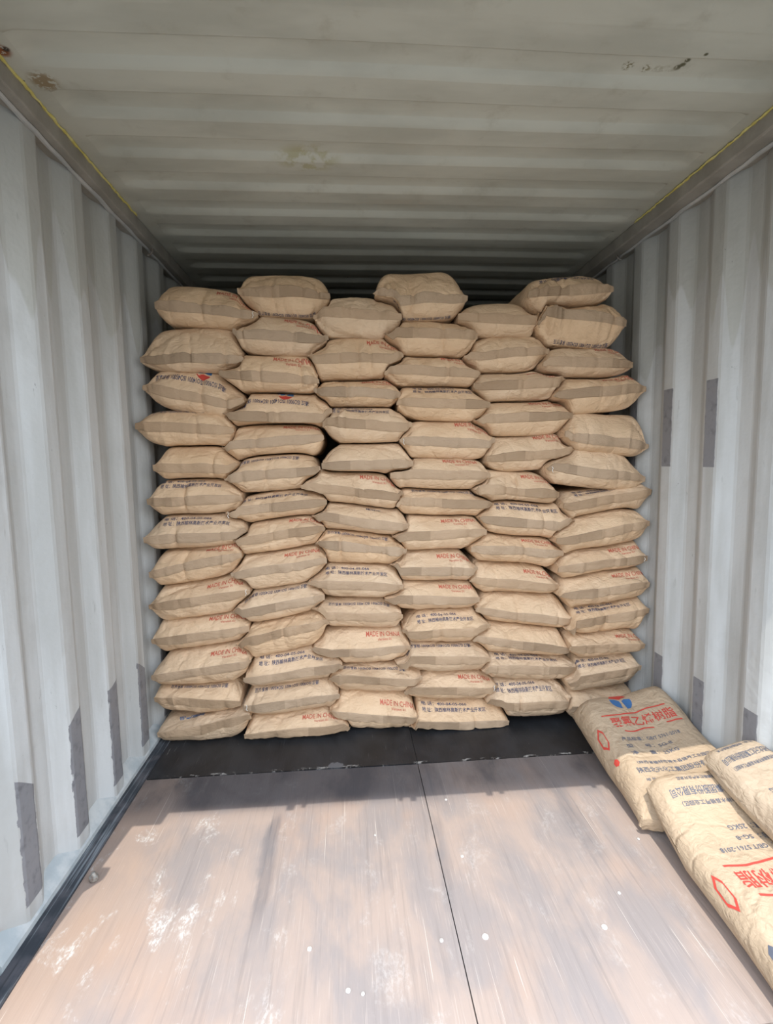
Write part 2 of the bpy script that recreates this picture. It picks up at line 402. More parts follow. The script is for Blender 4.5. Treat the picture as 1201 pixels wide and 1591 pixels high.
# door frame: corner posts, header with gussets and lock-rod keepers, sill (casts the shadow line)
MB().box(-1.15, -.900, 1.06, 1.16, -.12, 2.45).box(-1.15, -.985, 1.15, Y0+.001, -.12, 2.45).build('trim_10', POST, bevel=.006)['kind'] = 'structure'
MB().box(1.452, 1.57, 1.06, Y0+.001, -.12, 2.45).build('trim_11', POST, bevel=.006)['kind'] = 'structure'
HY = 1.14
hb = MB().box(-1.1, 1.57, 1.06, HY, 2.30, 2.46); hb.box(-1.1, -.80, 1.06, HY, 2.13, 2.30); hb.build('trim_12', POST)['kind'] = 'structure'
for k, (px, w, dz) in enumerate(((452, .028, .085), (472, .016, .055), (623, .016, .05), (643, .022, .065), (761, .024, .06), (780, .018, .045), (923, .018, .045), (943, .020, .07))):
    q = at_z(px, 1240, 0); X = q.x*(1.87/q.y)-.09
    MB().box(X-w/2, X+w/2, 1.06, 1.085, 2.30-dz, 2.305).build('trim_%d' % (13+k), POST)['kind'] = 'structure'
GR = steel('yard_concrete', (.12, .115, .105), (.17, .165, .15), .8, 1)
struct(obj('ground', [(-25, -40, -1.25), (25, -40, -1.25), (25, 30, -1.25), (-25, 30, -1.25)], [(0, 1, 2, 3)], GR))

lv = [(-.905, 1.062, 1.30), (-.868, 1.062, 1.44), (-.868, 1.062, 1.50), (-.905, 1.062, 1.51)]
lv += [(x_, y_+.03, z_) for x_, y_, z_ in lv]
struct(obj('trim_21', lv, [(0, 1, 2, 3), (7, 6, 5, 4), (0, 4, 5, 1), (1, 5, 6, 2), (2, 6, 7, 3), (3, 7, 4, 0)], POST))
# lashing rings below the top rails
def ring(px, py, X, s, label):
    c = at_x(px, py, X); r = empty('lashing_ring', (c.x, c.y, c.z))
    pts = []
    for i in range(13):
        t = PI*i/12; pts.append((s*.004+s*.022*math.sin(t), .004*math.cos(t), .026*math.cos(t)))
    MB().tube(pts, .0045, 8).build('ring_loop', RINGM, r, smooth=True)
    MB().box(-.006, .006, -.012, .012, .022, .04).build('weld_pad', RINGM, r, bevel=.002)
    tag(r, label, 'ring', 'lashing rings under the roof rails')
ring(228, 388, XL+.006, 1, 'small bent steel lashing ring on the left wall under the roof rail')
ring(966, 396, XR-.006, -1, 'small bent steel lashing ring on the right wall under the roof rail')

# floor screws (worn bright heads in the plywood)
SCREW = steel('worn_screw_head', (.50, .48, .45), (.34, .32, .30), .5, 200)
def screw(px, py, r, label):
    c = at_z(px, py, 0); v = []; f = []; N = 18
    for k, (rr, z) in enumerate(((1, .0), (.92, .0022), (.55, .0030), (.18, .0030), (.14, .0018))):
        for i in range(N): t = 2*PI*i/N; v.append((rr*r*.85*math.cos(t), rr*r*.85*math.sin(t), z))
    for k in range(4):
        for i in range(N): f.append((k*N+i, k*N+(i+1) % N, (k+1)*N+(i+1) % N, (k+1)*N+i))
    f.append(tuple(range(4*N, 5*N))); f.append(tuple(range(N))[::-1])
    o = obj('floor_screw', v, f, SCREW, smooth=True, sharp=35); o.location = (c.x, c.y, .0008)
    tag(o, label, 'screw', 'worn screw heads in the plywood floor')
for px, py, r, lb in ((754, 1456, .011, 'largest bright screw head, right of the centre seam on the sunlit floor'),
        (939, 1441, .010, 'bright screw head on the sunlit floor, the one nearest the folded lower sack'),
        (686, 1462, .007, 'faint screw head just left of the centre seam in the sunlit floor'),
        (481, 1475, .008, 'bright screw head in the left sunlit board, level with the largest one'),
        (541, 1540, .008, 'screw head close to the bottom edge of the photo, left of another one'),
        (564, 1545, .006, 'small screw head close to the bottom edge, right one of a close pair'),
        (718, 1331, .007, 'screw head right of the seam, between the shadow line and largest screw'),
        (693, 1243, .006, 'small pale screw head right at the shadow line near the centre seam'),
        (962, 1388, .006, 'small screw head beside the right sacks, further in than the others there'),
        (992, 1304, .006, 'pale chip-like screw head near the folded tab of the grey-shaded sack'),
        (583, 1298, .005, 'tiny screw head left of the centre seam just inside the sunlit area')):
    screw(px, py, r, lb)
cc = at_z(146, 1368, 0)
bo_ = MB(); bo_.tube([(0, 0, 0), (0, 0, .012), (0, 0, .014), (0, 0, .024)], [.014, .014, .009, .006], 10)
b_ = bo_.build('floor_bolt', RINGM, smooth=True); b_.location = (cc.x, cc.y, .004)
tag(b_, 'small grey bolt head in the shaded strip beside the left wall', 'bolt')

# ------------------------------------------------------------------ lettering
_tc = {}
def text_mesh(s, sub=0.0):
    if s in _tc: return _tc[s]
    cu = bpy.data.curves.new('t', 'FONT'); cu.body = s; cu.size = 1.0; cu.resolution_u = 2
    cu.offset = .012
    o = bpy.data.objects.new('t', cu); C.objects.link(o); bpy.context.view_layer.update()
    me = o.evaluated_get(bpy.context.evaluated_depsgraph_get()).to_mesh()
    v = [tuple(p.co[:2]) for p in me.vertices]; f = [tuple(p.vertices) for p in me.polygons]
    o.to_mesh_clear(); bpy.data.objects.remove(o); bpy.data.curves.remove(cu)
    if v:
        x0 = min(p[0] for p in v); x1 = max(p[0] for p in v); y0 = min(p[1] for p in v); y1 = max(p[1] for p in v)
        v = [((p[0]-x0)/(x1-x0), (p[1]-y0)/(y1-y0)) for p in v]
    _tc[s] = (v, f); return _tc[s]
def split_long(v, f, maxlen):
    v = list(v); f = list(f)
    for _ in range(5):
        out = []; did = False; mid = {}
        def mp(a, b):
            k = (min(a, b), max(a, b))
            if k not in mid: mid[k] = len(v); v.append(((v[a][0]+v[b][0])/2, (v[a][1]+v[b][1])/2))
            return mid[k]
        for t in f:
            if len(t) > 3:
                out += [(t[0], t[i], t[i+1]) for i in range(1, len(t)-1)]; did = True; continue
            L = [math.dist(v[t[i]], v[t[(i+1) % 3]]) for i in range(3)]
            i = L.index(max(L))
            if L[i] > maxlen:
                a, b, c = t[i], t[(i+1) % 3], t[(i+2) % 3]; m = mp(a, b); out += [(a, m, c), (m, b, c)]; did = True
            else: out.append(t)
        f = out
        if not did: break
    return v, f

# ------------------------------------------------------------------ sack builder
def lerp(a, b, t): return a+(b-a)*t
class Sack:
    """surface grid: columns across u (NX+1), rows around the closed loop; row 0 = strip top edge going up and back"""
    def __init__(s, xs, zt, zb, zc, tbs, yf, L, seed, S=.13, S2=.065, wr=1.0, flatk=1.8, rigid=False):
        s.xs = xs; s.NX = len(xs)-1; s.seed = seed
        rnd = random.Random(seed)
        NT_, NF, NB2 = 13, 7, 6
        rows_nom = []; cols = []
        w = xs[-1]-xs[0]
        cre = []
        for _ in range(rnd.choice((2, 3, 3, 4))):
            cre.append((rnd.uniform(-.42, .42)*w, rnd.uniform(-.9, .9), rnd.uniform(.004, .010)*wr, rnd.choice((-1, -1, 1)), rnd.uniform(.005, .010)))
        for _ in range(2):    # folds running out of the corners
            sd_ = rnd.choice((-1, 1)); cre.append((sd_*w*.5, -sd_*rnd.uniform(1.5, 4.5), rnd.uniform(.006, .012)*wr, -1, rnd.uniform(.006, .011)))
        grid = []
        if not rigid and rnd.random() < .3: cre.append((rnd.uniform(-.3, .35)*w, rnd.uniform(-.3, .3), .013, -1, .009))
        for i, x in enumerate(xs):
            u = 2*(x-xs[0])/w-1; ue = abs(u)
            ztI, zbI, c = zt[i], zb[i], zc[i]
            tb = tbs[i] if isinstance(tbs, list) else tbs
            bt, bb = c+tb/2, c-tb/2
            ztI = max(ztI, bt+.0005); zbI = min(zbI, bb-.0005)
            ro = .02*ue**6
            col = []; nom = []
            Ls = L-ro*2
            for k in range(NT_+1):
                q = k/NT_; col.append([ro+S*q, bt+(ztI-bt)*(1-(1-q)**flatk)]); nom.append(q*S*1.12)
            for k in range(1, NF+1):
                q = k/NF; col.append([ro+S+(Ls-.1-S)*q, ztI]); nom.append(S*1.12+(Ls-.1-S)*q)
            for k in range(1, 5):
                q = k/4; col.append([ro+Ls-.1+.1*math.sin(q*PI/2), c+(ztI-c)*math.cos(q*PI/2)]); nom.append(S*1.12+(Ls-.1-S)+.11*q)
            for k in range(1, 5):
                q = k/4; col.append([ro+Ls-.1+.1*math.cos(q*PI/2), c-(c-zbI)*math.sin(q*PI/2)])
            for k in range(1, 5):
                q = k/4; col.append([ro+Ls-.1-(Ls-.1-S2)*q, zbI])
            for k in range(1, NB2+1):
                q = 1-k/NB2; col.append([ro+.006+S2*q, bb-(bb-zbI)*(1-(1-q)**2.2)])
            s.nom = nom
            # displacement
            out = []
            for r, (sv, z) in enumerate(col):
                face = (1.0 if sv < .5 else .5) if rigid else lerp(1, .1, min(1, max(0, (sv/(S if r < 3*NT_ else S2)-.35)/.5)))
                P = Vector((x*9+seed*3.1, sv*9, z*9+seed))
                env = min(1, (1-ue)*9+.25)
                d = .011*wr*noise.noise(P*.8)*env + .0065*wr*noise.noise(P*2.1)*env - .004*wr*max(0, .35-abs(noise.noise(P*1.3+Vector((9, 2, 4))))*4)*env
                d += (.006*wr*noise.noise(P*3.6+Vector((3, 1, 8)))*ue**2.5 + .0022*wr*noise.noise(P*7))*env
                for (cx, sl, am, sg, wd_) in cre:
                    dd = ((x-xs[0]-w/2-cx) - sl*(sv-.02))/math.sqrt(1+sl*sl)
                    if r > 3*NT_: dd = (x-xs[0]-w/2-cx)
                    fall = math.exp(-(sv/.16)**2)
                    d += sg*am*math.exp(-(dd/wd_)**2)*fall*env
                d *= face
                # push roughly outwards
                if r <= NT_: q = r/NT_; ny, nz = -(1-q)*.8, .3+.5*q
                elif r < NT_+NF+4: ny, nz = 0, .45
                elif r >= len(col)-NB2: q = (len(col)-1-r)/NB2; ny, nz = -(1-q)*.8, -.25
                else: ny, nz = 0, -.2
                dip = 0
                out.append(Vector((x+.0035*wr*noise.noise(P*1.1+Vector((5, 5, 5)))*(.3+ue), yf+sv+d*ny, z+d*nz)))
            grid.append(out)
        s.g = grid; s.R = len(grid[0]); s.NT_ = NT_
    def xf(s, fn):
        for c in s.g:
            for j, p in enumerate(c): c[j] = fn(p)
    def at(s, x, a, bottom=False):
        xs = s.xs; x = min(max(x, xs[0]+1e-5), xs[-1]-1e-5)
        lo, hi = 0, s.NX
        while hi-lo > 1:
            m = (lo+hi)//2
            if xs[m] <= x: lo = m
            else: hi = m
        fx = (x-xs[lo])/(xs[lo+1]-xs[lo])
        if not bottom:
            nom = s.nom; r = 0
            while r < len(nom)-2 and nom[r+1] < a: r += 1
            fr = (a-nom[r])/(nom[r+1]-nom[r]); fr = min(max(fr, 0), 1); r0, r1 = r, r+1
        else:
            q = a/.075*6; r = min(5, max(0, int(q))); fr = min(max(q-r, 0), 1); r0, r1 = s.R-1-r, s.R-2-r
        A, B, D, E_ = s.g[lo][r0], s.g[lo+1][r0], s.g[lo][r1], s.g[lo+1][r1]
        p = A.lerp(B, fx).lerp(D.lerp(E_, fx), fr)
        nrm = (B-A+E_-D).cross(D-A+E_-B)
        if bottom: nrm = -nrm
        if nrm.length > 1e-12: nrm.normalize()
        return p, nrm
    def mesh(s, prints, mat, loc, parent):
        v = []; f = []; mi = []
        for c in s.g: v += [p-loc for p in c]
        R = s.R
        for i in range(s.NX):
            for r in range(R):
                a = i*R+r; b = i*R+(r+1) % R; f.append((a, a+R, b+R, b)); mi.append(0)
        f.append(tuple(range(R))); mi.append(0); f.append(tuple(s.NX*R+r for r in range(R))[::-1]); mi.append(0)
        for (tv, tf, ink, fn, bottom) in prints:
            o = len(v)
            for (tx, ty) in tv:
                x, a = fn(tx, ty); p, nm = s.at(x, a, bottom); v.append(p+nm*.0011-loc)
            for t in tf: f.append(tuple(o+k for k in t)); mi.append(1+ink)
        return obj('sack_body', v, f, [mat]+INKS, parent, mi=mi, smooth=True, sharp=48)
    def strip(s, loc, parent, rnd, tb, mat=None):
        """the brown glued end strip, laid over the front band, with an overlapped darker length"""
        w = s.xs[-1]-s.xs[0]
        v = []; f = []; mi = []
        u0 = rnd.choice((-1.1, -1.1, rnd.uniform(-.2, .55))); u1 = rnd.uniform(-.55, .1) if u0 < -1 else 1.1
        if rnd.random() < .35: u0, u1 = 2, 3
        for i in range(s.NX+1):
            top = s.g[i][0]; bot = s.g[i][-1]; u = 2*(s.xs[i]-s.xs[0])/w-1
            e = .0035 if u0 < u < u1 else .0018
            ex = .004*(1 if u > 0 else -1)*(abs(u) > .995)
            for q in (-.06, .0, .35, .7, 1.0, 1.05):
                p = top.lerp(bot, q); off = 0 if q in (-.06, 1.05) else e
                fold = .003*noise.noise(Vector((p.x*20, q*2, s.seed)))
                v.append(p+Vector((ex, -off+(fold if 0 < q < 1 else 0)*.6-.0006, 0))-loc)
        for i in range(s.NX):
            um = 2*((s.xs[i]+s.xs[i+1])/2-s.xs[0])/w-1
            for r in range(5):
                a = i*6+r; f.append((a, a+1, a+7, a+6)); mi.append(1 if u0 < um < u1 else 0)
        # ear tabs sticking out sideways at both ends
        for (i, sg) in ((0, -1), (s.NX, 1)):
            L_ = rnd.uniform(.003, .012); b = len(v); top = s.g[i][0]-loc; bot = s.g[i][-1]-loc
            dz = rnd.uniform(-.006, .006)
            for yy in (-.002, .004):
                v += [top+Vector((0, yy, 0)), bot+Vector((0, yy, 0)), bot+Vector((sg*L_, yy+.004, .004+dz)), top+Vector((sg*L_*.8, yy+.004, -.003+dz))]
            for q in ((0, 1, 2, 3), (7, 6, 5, 4), (0, 4, 5, 1), (1, 5, 6, 2), (2, 6, 7, 3), (3, 7, 4, 0)): f.append(tuple(b+k for k in q)); mi.append(0)
        return obj('end_strip', v, f, [mat or STRIP, STRIP2], parent, mi=mi, smooth=True, sharp=40)

def printed(s, ink, x0, x1, a0, a1, flip=False, bottom=False, slant=0, maxl=.02):
    """text filling the rectangle x0..x1, a0..a1 of the sheet"""
    v, f = text_mesh(s)
    v, f = split_long(v, f, maxl/max(x1-x0, 1e-3))
    def fn(tx, ty):
        if flip: tx, ty = 1-tx, 1-ty
        return lerp(x0, x1, tx), lerp(a0, a1, ty)+slant*(lerp(x0, x1, tx)-(x0+x1)/2)
    return (v, f, ink, fn, bottom)
def shape(pts_faces, ink, fn): return (pts_faces[0], pts_faces[1], ink, fn, False)
def logo(cx, ca, r, flip):
    """round emblem: red cap over a blue bowl cut by a white Y with arrow heads"""
    out = []; sg = -1 if flip else 1
    def fan(poly, ink):
        n = 18; v = []; f = []
        cx_ = sum(p[0] for p in poly)/len(poly); cy_ = sum(p[1] for p in poly)/len(poly)
        v.append((cx_, cy_)); v += [((p[0]+cx_)/2, (p[1]+cy_)/2) for p in poly]; v += list(poly); m = len(poly)
        for i in range(m):
            j = (i+1) % m; f += [(0, 1+i, 1+j), (1+i, 1+m+i, 1+m+j, 1+j)]
        out.append((v, f, ink, lambda tx, ty: (cx+sg*tx*r, ca+sg*ty*r), False))
    A = lambda a, rr=1: (rr*math.cos(math.radians(a)), rr*math.sin(math.radians(a)))
    fan([A(a) for a in range(30, 151, 10)] + [(-.35, .42), (0, .22), (.35, .42)], 0)
    fan([A(a) for a in range(162, 262, 10)] + [(-.12, -.2), (-.12, .05), (-.5, .28)], 2)
    fan([A(a) for a in range(278, 378, 10)] + [(.5, .28), (.12, .05), (.12, -.2)], 2)
    return out
def arrow_marks(cx, ca, r):
    return []

# ---- the stack: tips, top and bottom of every sack as seen in the front plane
# (left px, left strip y, right px, right strip y, top y, bottom y, print, extra wrinkle)
COLS = [
 [(236,473,401,488,444,506,'F',1.3),(212,556,376,557,505,577,'N',1.5),(217,601,384,633,571,644,'L',1.1),(205,662,362,668,636,693,'I',1.1),
  (233,727,371,729,690,745,'N',.8),(224,781,376,775,744,799,'A',.9),(218,840,384,832,799,852,'A',.8),(227,894,376,864,849,909,'M',.9),
  (227,946,390,922,898,960,'M',.9),(231,1000,388,980,955,1010,'M',.8),(232,1056,392,1034,1003,1068,'M',.8),(235,1090,374,1096,1061,1110,'I',.9),(240,1147,389,1117,1110,1160,'C',1.1)],
 [(365,449,514,457,423,490,'B',1.7),(358,517,510,527,491,551,'F',1.3),(337,581,496,592,549,611,'F',1.1),(344,646,518,650,606,661,'L',1.0),(341,693,504,680,656,712,'M',.8),
  (345,744,497,731,701,763,'I',1.2),(345,796,510,781,765,807,'J',.9),(359,845,506,821,805,864,'M',.9),(355,896,510,873,847,913,'M',.9),
  (356,957,506,930,911,970,'I',.8),(363,1003,510,968,955,1016,'N',1.4),(376,1061,535,1037,1008,1066,'A',.9),(374,1104,529,1085,1057,1112,'I',.9),(376,1149,546,1130,1105,1158,'M',1.0)],
 [(484,483,628,491,459,523,'N',1.4),(476,557,631,555,521,588,'F',1.5),(487,608,625,611,588,631,'M',1.4),(499,656,642,664,632,689,'A',1.3),
  (497,724,645,721,686,735,'N',.7),(465,756,629,773,731,787,'M',.8),(480,801,637,821,784,831,'S',.8),(488,845,633,858,825,878,'I',1.7),
  (475,909,629,914,877,930,'A',.8),(481,958,628,961,932,977,'I',.8),(483,1019,641,1010,977,1033,'M',.9),(509,1056,658,1061,1034,1078,'I',1.1),(508,1112,652,1122,1076,1136,'M',1.2)],
 [(580,466,730,462,417,496,'B',2.0),(596,515,746,520,497,553,'N',1.4),(596,573,750,581,552,600,'M',1.0),(617,624,764,629,598,653,'A',.9),(620,684,772,691,652,713,'M',.8),
  (605,737,765,739,712,760,'M',.7),(615,779,770,785,760,801,'I',.9),(608,835,760,827,801,856,'M',.8),(604,888,745,889,853,904,'M',.7),
  (596,932,749,934,904,949,'M',.7),(625,989,765,981,949,1000,'A',.8),(612,1027,766,1027,997,1045,'I',.8),(629,1075,777,1075,1044,1089,'M',.8),(637,1127,795,1131,1089,1141,'A',.8)],
 [(712,491,849,499,468,523,'N',.9),(720,552,857,545,520,577,'N',1.2),(738,600,884,594,576,622,'F',1.0),(736,650,894,646,621,677,'M',.8),(756,713,898,703,674,731,'M',.9),
  (736,757,874,771,731,784,'M',1.5),(745,808,898,820,776,834,'A',.8),(732,853,881,861,832,880,'M',.7),(732,903,874,914,872,926,'M',.8),
  (741,951,894,968,918,976,'N',.7),(735,994,889,1013,969,1023,'N',.8),(749,1040,901,1042,1013,1058,'A',1.2),(757,1099,895,1096,1056,1117,'A',1.5)],
 [(822,453,958,446,427,480,'A',1.6),(837,483,978,499,467,538,'B',1.8),(845,560,989,565,537,587,'F',.8),(864,614,1010,602,581,640,'F',.9),(880,678,1014,693,640,705,'N',1.3),
  (853,725,1008,744,693,759,'N',1.0),(877,789,1017,765,756,804,'A',.8),(866,843,1016,814,789,856,'N',.9),(869,886,1012,869,843,898,'M',1.0),
  (872,928,1016,910,883,946,'M',1.0),(882,974,1014,951,929,990,'A',.9),(888,1011,1008,1006,976,1023,'M',.7),(885,1059,1002,1041,1019,1072,'A',1.0),(884,1104,1004,1108,1071,1122,'R',1.0)],
]
COLN = ['in leftmost column', 'in second column from left', 'in third column from left', 'in third column from right', 'in second column from right', 'in rightmost column']
ORD = ['', 'lowest', 'second', 'third', 'fourth', 'fifth', 'sixth', 'seventh', 'eighth', 'ninth', 'tenth', 'eleventh', 'twelfth', 'thirteenth', 'fourteenth']
LOOK = {'M': 'sack printed MADE IN CHINA', 'F': 'amber sack with faint red print', 'N': 'kraft sack showing no print', 'A': 'sack with dark address print',
        'I': 'sack with upside-down ISO print', 'J': 'sack with dark line of print', 'L': 'sack with red and blue emblem', 'C': 'sack with a few blue characters',
        'S': 'sack with tiny dark print', 'B': 'crumpled sack with low dark print', 'R': 'half-hidden sack with red emblem'}
GX0, GDX, GN = -1.0, .005, 500
def yplane(z, col): return 2.345 + .035*max(0, z-.6) - (.035 if col == 5 else 0)
bags = []
rr_ = random.Random(11)
for ci, colm in enumerate(COLS):
    for bi, (lx, ly, rx, ry, ty, by, pr, wr) in enumerate(colm):
        zc_ = at_y((lx+rx)/2, (ty+by)/2, 2.36).z; Y = yplane(zc_, ci)+rr_.uniform(-.012, .012)
        Lp, Rp = at_y(lx, ly, Y), at_y(rx, ry, Y); mx = (lx+rx)/2
        T = at_y(mx, ty, Y+.05).z; B = at_y(mx, by, Y+.03).z
        x0, x1 = max(Lp.x+.010, -.950), min(Rp.x-.010, 1.440)
        bags.append(dict(c=ci, b=bi, Y=Y, x0=x0, x1=x1, zl=Lp.z, zr=Rp.z, T=T, B=B, pr=pr, wr=wr, n=len(colm)))
TB = .040
for b in bags:
    b['g0'] = int(math.ceil((b['x0']-GX0)/GDX)); b['g1'] = int((b['x1']-GX0)/GDX)
    w = b['x1']-b['x0']; zt = {}; zb = {}
    mid = (b['zl']+b['zr'])/2; hT = b['T']-mid; hB = mid-b['B']; tilt = b['zr']-b['zl']
    tb = min(TB, .36*(b['T']-b['B'])+.006); b['tb'] = tb
    # keep the strip inside the sack
    lift = 0
    if hB < tb/2+.012: lift = tb/2+.012-hB
    b['zl'] += lift; b['zr'] += lift
    rnd = random.Random(b['c']*50+b['b']); na, nb_, na2, nb2 = (rnd.choice((4, 5.5, 9, 15)) for _ in range(4)); sk = rnd.uniform(-.12, .12)
    for g in range(b['g0'], b['g1']+1):
        x = GX0+g*GDX; u = 2*(x-b['x0'])/w-1; band = lerp(b['zl'], b['zr'], (u+1)/2)
        # the contact faces follow the tilt less than the strip does
        sh = band-lift-mid
        e = max(0, 1-abs(u)**(na if u < 0 else na2))**.9; e2 = max(0, 1-abs(u)**(nb_ if u < 0 else nb2))**.9
        topz = b['T']+sh*.85+.006*math.sin(3*u+sk*20); botz = b['B']+sh*.9
        zt[g] = lerp(band+tb/2, max(topz, band+tb/2), e); zb[g] = lerp(band-tb/2, min(botz, band-tb/2-.004), e2)
    b['zt'] = zt; b['zb'] = zb; b['zm'] = (b['T']+b['B'])/2
# settle neighbours against one another: meet half way where they overlap, close small gaps
order = sorted(bags, key=lambda b: b['zm'])
for it in range(5):
    if it == 2:
        for b in bags:
            for k in ('zt', 'zb'):
                gs = sorted(b[k])
                for _ in range(3):
                    old = dict(b[k])
                    for g in gs[1:-1]: b[k][g] = (old[g-1]+2*old[g]+old[g+1])/4
    for i, lo in enumerate(order):
        for hi in order[i+1:]:
            if hi['zm']-lo['zm'] > .16: break
            a, c = max(lo['g0'], hi['g0']), min(lo['g1'], hi['g1'])
            if c <= a: continue
            wt = .5 if lo['c'] == hi['c'] else ((.12 if lo['c'] < hi['c'] else .88) if (lo['b']*7+hi['b']*3+lo['c']) % 4 else .5)
            for g in range(a, c+1):
                gap = hi['zb'][g]-lo['zt'][g]
                blo = lerp(lo['zl'], lo['zr'], (GX0+g*GDX-lo['x0'])/(lo['x1']-lo['x0'])); bhi = lerp(hi['zl'], hi['zr'], (GX0+g*GDX-hi['x0'])/(hi['x1']-hi['x0']))
                if gap < .004:
                    m = lerp(lo['zt'][g], hi['zb'][g], wt); hi['zb'][g] = m+.0028; lo['zt'][g] = m-.0028
                elif gap < .022 and it == 0:
                    hi['zb'][g] -= gap*.42; lo['zt'][g] += gap*.42
for b in bags:
    if b['b'] == b['n']-1:
        for g in b['zb']: b['zb'][g] = max(b['zb'][g], .004)
    for g in b['zb']: b['zb'][g] = max(b['zb'][g], .003)

ISO = '通过 ISO9001 ISO14001 ISO45001 体系认证'
for b in bags:
    rnd = random.Random(b['c']*97+b['b']*13+5)
    NXc = 52; w = b['x1']-b['x0']
    # denser towards the ears
    xs = []
    for i in range(NXc+1):
        t = 2*i/NXc-1; u = .82*t+.18*t**3 if False else t*(1.12-.12*t*t); xs.append(b['x0']+w*(u+1)/2)
    def smp(d, x):
        g = (x-GX0)/GDX; g0 = min(max(int(math.floor(g)), b['g0']), b['g1']-1); fr = min(max(g-g0, 0), 1); return lerp(d[g0], d[g0+1], fr)
    zc = [lerp(b['zl'], b['zr'], (x-b['x0'])/w)+.007*noise.noise(Vector((x*7, b['zm']*9, 1)))*b['wr'] for x in xs]
    zt = [smp(b['zt'], x) for x in xs]; zb = [smp(b['zb'], x) for x in xs]
    tb = b['tb']
    tbs = []
    for i, x in enumerate(xs):          # the strip narrows towards the ears and squeezes where neighbours press on it
        u = 2*(x-b['x0'])/w-1; t_ = tb*(1-.38*abs(u)**5); avail = max(zt[i]-zb[i]-.004, .005)
        t_ = min(t_, avail); tbs.append(t_)
        lo_, hi_ = zb[i]+t_/2+.001, zt[i]-t_/2-.001
        zc[i] = max(min(zc[i], hi_), lo_); zc[i] = max(zc[i], t_/2+.004)
    S = .11+.05*max(0, 1.4-b['zm'])/1.4
    sk = Sack(xs, zt, zb, zc, tbs, b['Y'], .62, b['c']*31+b['b']*7+1, S=S, wr=b['wr'], flatk=rnd.uniform(1.7, 2.3))
    xm = (b['x0']+b['x1'])/2; P = []; pr = b['pr']; dx = rnd.uniform(-.02, .02)
    A = S*1.12
    if pr in 'MF':
        ink = 5
        x0 = xm+.03+dx; sl = rnd.uniform(-.05, .05); a0 = rnd.uniform(.040, .050)
        P.append(printed('MADE IN CHINA', ink, x0, x0+.165, a0, a0+.026, slant=sl)); P.append(printed('Version 01', 5, x0+.055, x0+.12, a0-.018, a0-.007, slant=sl))
    elif pr in 'IL':
        a0 = rnd.uniform(.050, .062) if pr == 'I' else .026
        P.append(printed(ISO, 1, xm-w*.36+dx, xm+w*.33+dx, a0, a0+.026, flip=True))
        if pr == 'L': P += logo(xm+.03, a0+.060, .036, True)
    elif pr in 'AJ':
        a0 = rnd.uniform(.034, .044); x0 = b['x0']+w*.14+dx; f = .9
        P.append(printed('地 址：陕西榆林高新技术产业开发区', 1, x0, x0+w*.66, a0, a0+.023))
        if pr == 'A':
            P.append(printed('电 话：400-04-05-066', 1, x0, x0+w*.47, a0+.032, a0+.053))
    elif pr == 'C': P.append(printed('树脂产品', 2, b['x0']+w*.2, b['x0']+w*.48, A*.4, A*.4+.026, flip=True))
    elif pr == 'S': P.append(printed('榆林产', 1, xm+.03, xm+.10, A*.42, A*.42+.016))
    elif pr == 'B': P.append(printed(ISO, 1, xm-w*.30, xm+w*.34, .040, .062, flip=True, bottom=True))
    elif pr == 'R': P += logo(b['x0']+.12, A*.9, .04, False)
    loc = Vector((xm, b['Y']+.3, min(zb)))
    root = empty('paper_sack', loc)
    sk.mesh(P, KRAFT, loc, root); sk.strip(loc, root, rnd, tb)
    if rnd.random() < .2:
        sgn = rnd.choice((0, -1)); e = sk.g[0 if sgn == 0 else -1][0]-loc; q = 1 if sgn == 0 else -1
        pts = [e+Vector((q*.012, -.006, .004)), e+Vector((q*.016, -.010, -.004)), e+Vector((q*.012, -.011, -.014)), e+Vector((q*.017, -.009, -.024))]
        MB().tube(pts, .0013, 5).build('loose_thread', THREAD, root, smooth=True)
    up_n = b['n']-b['b']
    pos = 'topmost' if b['b'] == 0 else ('lowest' if up_n == 1 else ORD[up_n]+' up from floor')
    tag(root, '%s, %s %s' % (LOOK[pr], pos, COLN[b['c']]), 'sack', 'kraft paper sacks stacked across the container')

# ------------------------------------------------------------------ the three sacks lying along the right wall
def floor_sack(name_lbl, w, L, top, base, fn, prints, seed, tb=.045, wr=1.2, zc=None, S=.12):
    NXc = 60; xs = []
    for i in range(NXc+1):
        t = 2*i/NXc-1; xs.append(w/2*t*(1.12-.12*t*t))
    zt = []; zb = []; zcs = []
    for x in xs:
        u = 2*x/w; e = max(0, 1-abs(u)**3.4)**.55; c = zc or .05
        zt.append(c+tb/2+(top-c-tb/2)*e); zb.append(c-tb/2-(c-tb/2-base)*e); zcs.append(c)
    # thicker sides: strip pinches only at the ends of the sack
    s = Sack(xs, zt, zb, zcs, tb, 0, L, seed, S=S, S2=.06, wr=wr, flatk=2.2, rigid=True)
    def full(p):
        # away from the end strip the long sides swell to a full cushion edge
        u = 2*p.x/w; k = min(1, max(0, (p.y-.03)/.12))*min(1, max(0, (L-p.y)/.08))
        zmid = (top+base)/2; q = max(0, abs(u)-.5)/.5; half = (top-base)/2*math.sqrt(max(0, 1-q**3.2))
        e0 = max(0, 1-abs(u)**3.4)**.55; c0 = zc or .05     # what the plain profile gives here, so that creases are kept
        if p.z > c0: z0 = c0+tb/2+(top-c0-tb/2)*e0; z2 = zmid+half
        else: z0 = c0-tb/2-(c0-tb/2-base)*e0; z2 = zmid-half
        return Vector((p.x, p.y, p.z+(z2-z0)*k))
    s.xf(full); s.xf(fn)
    return s
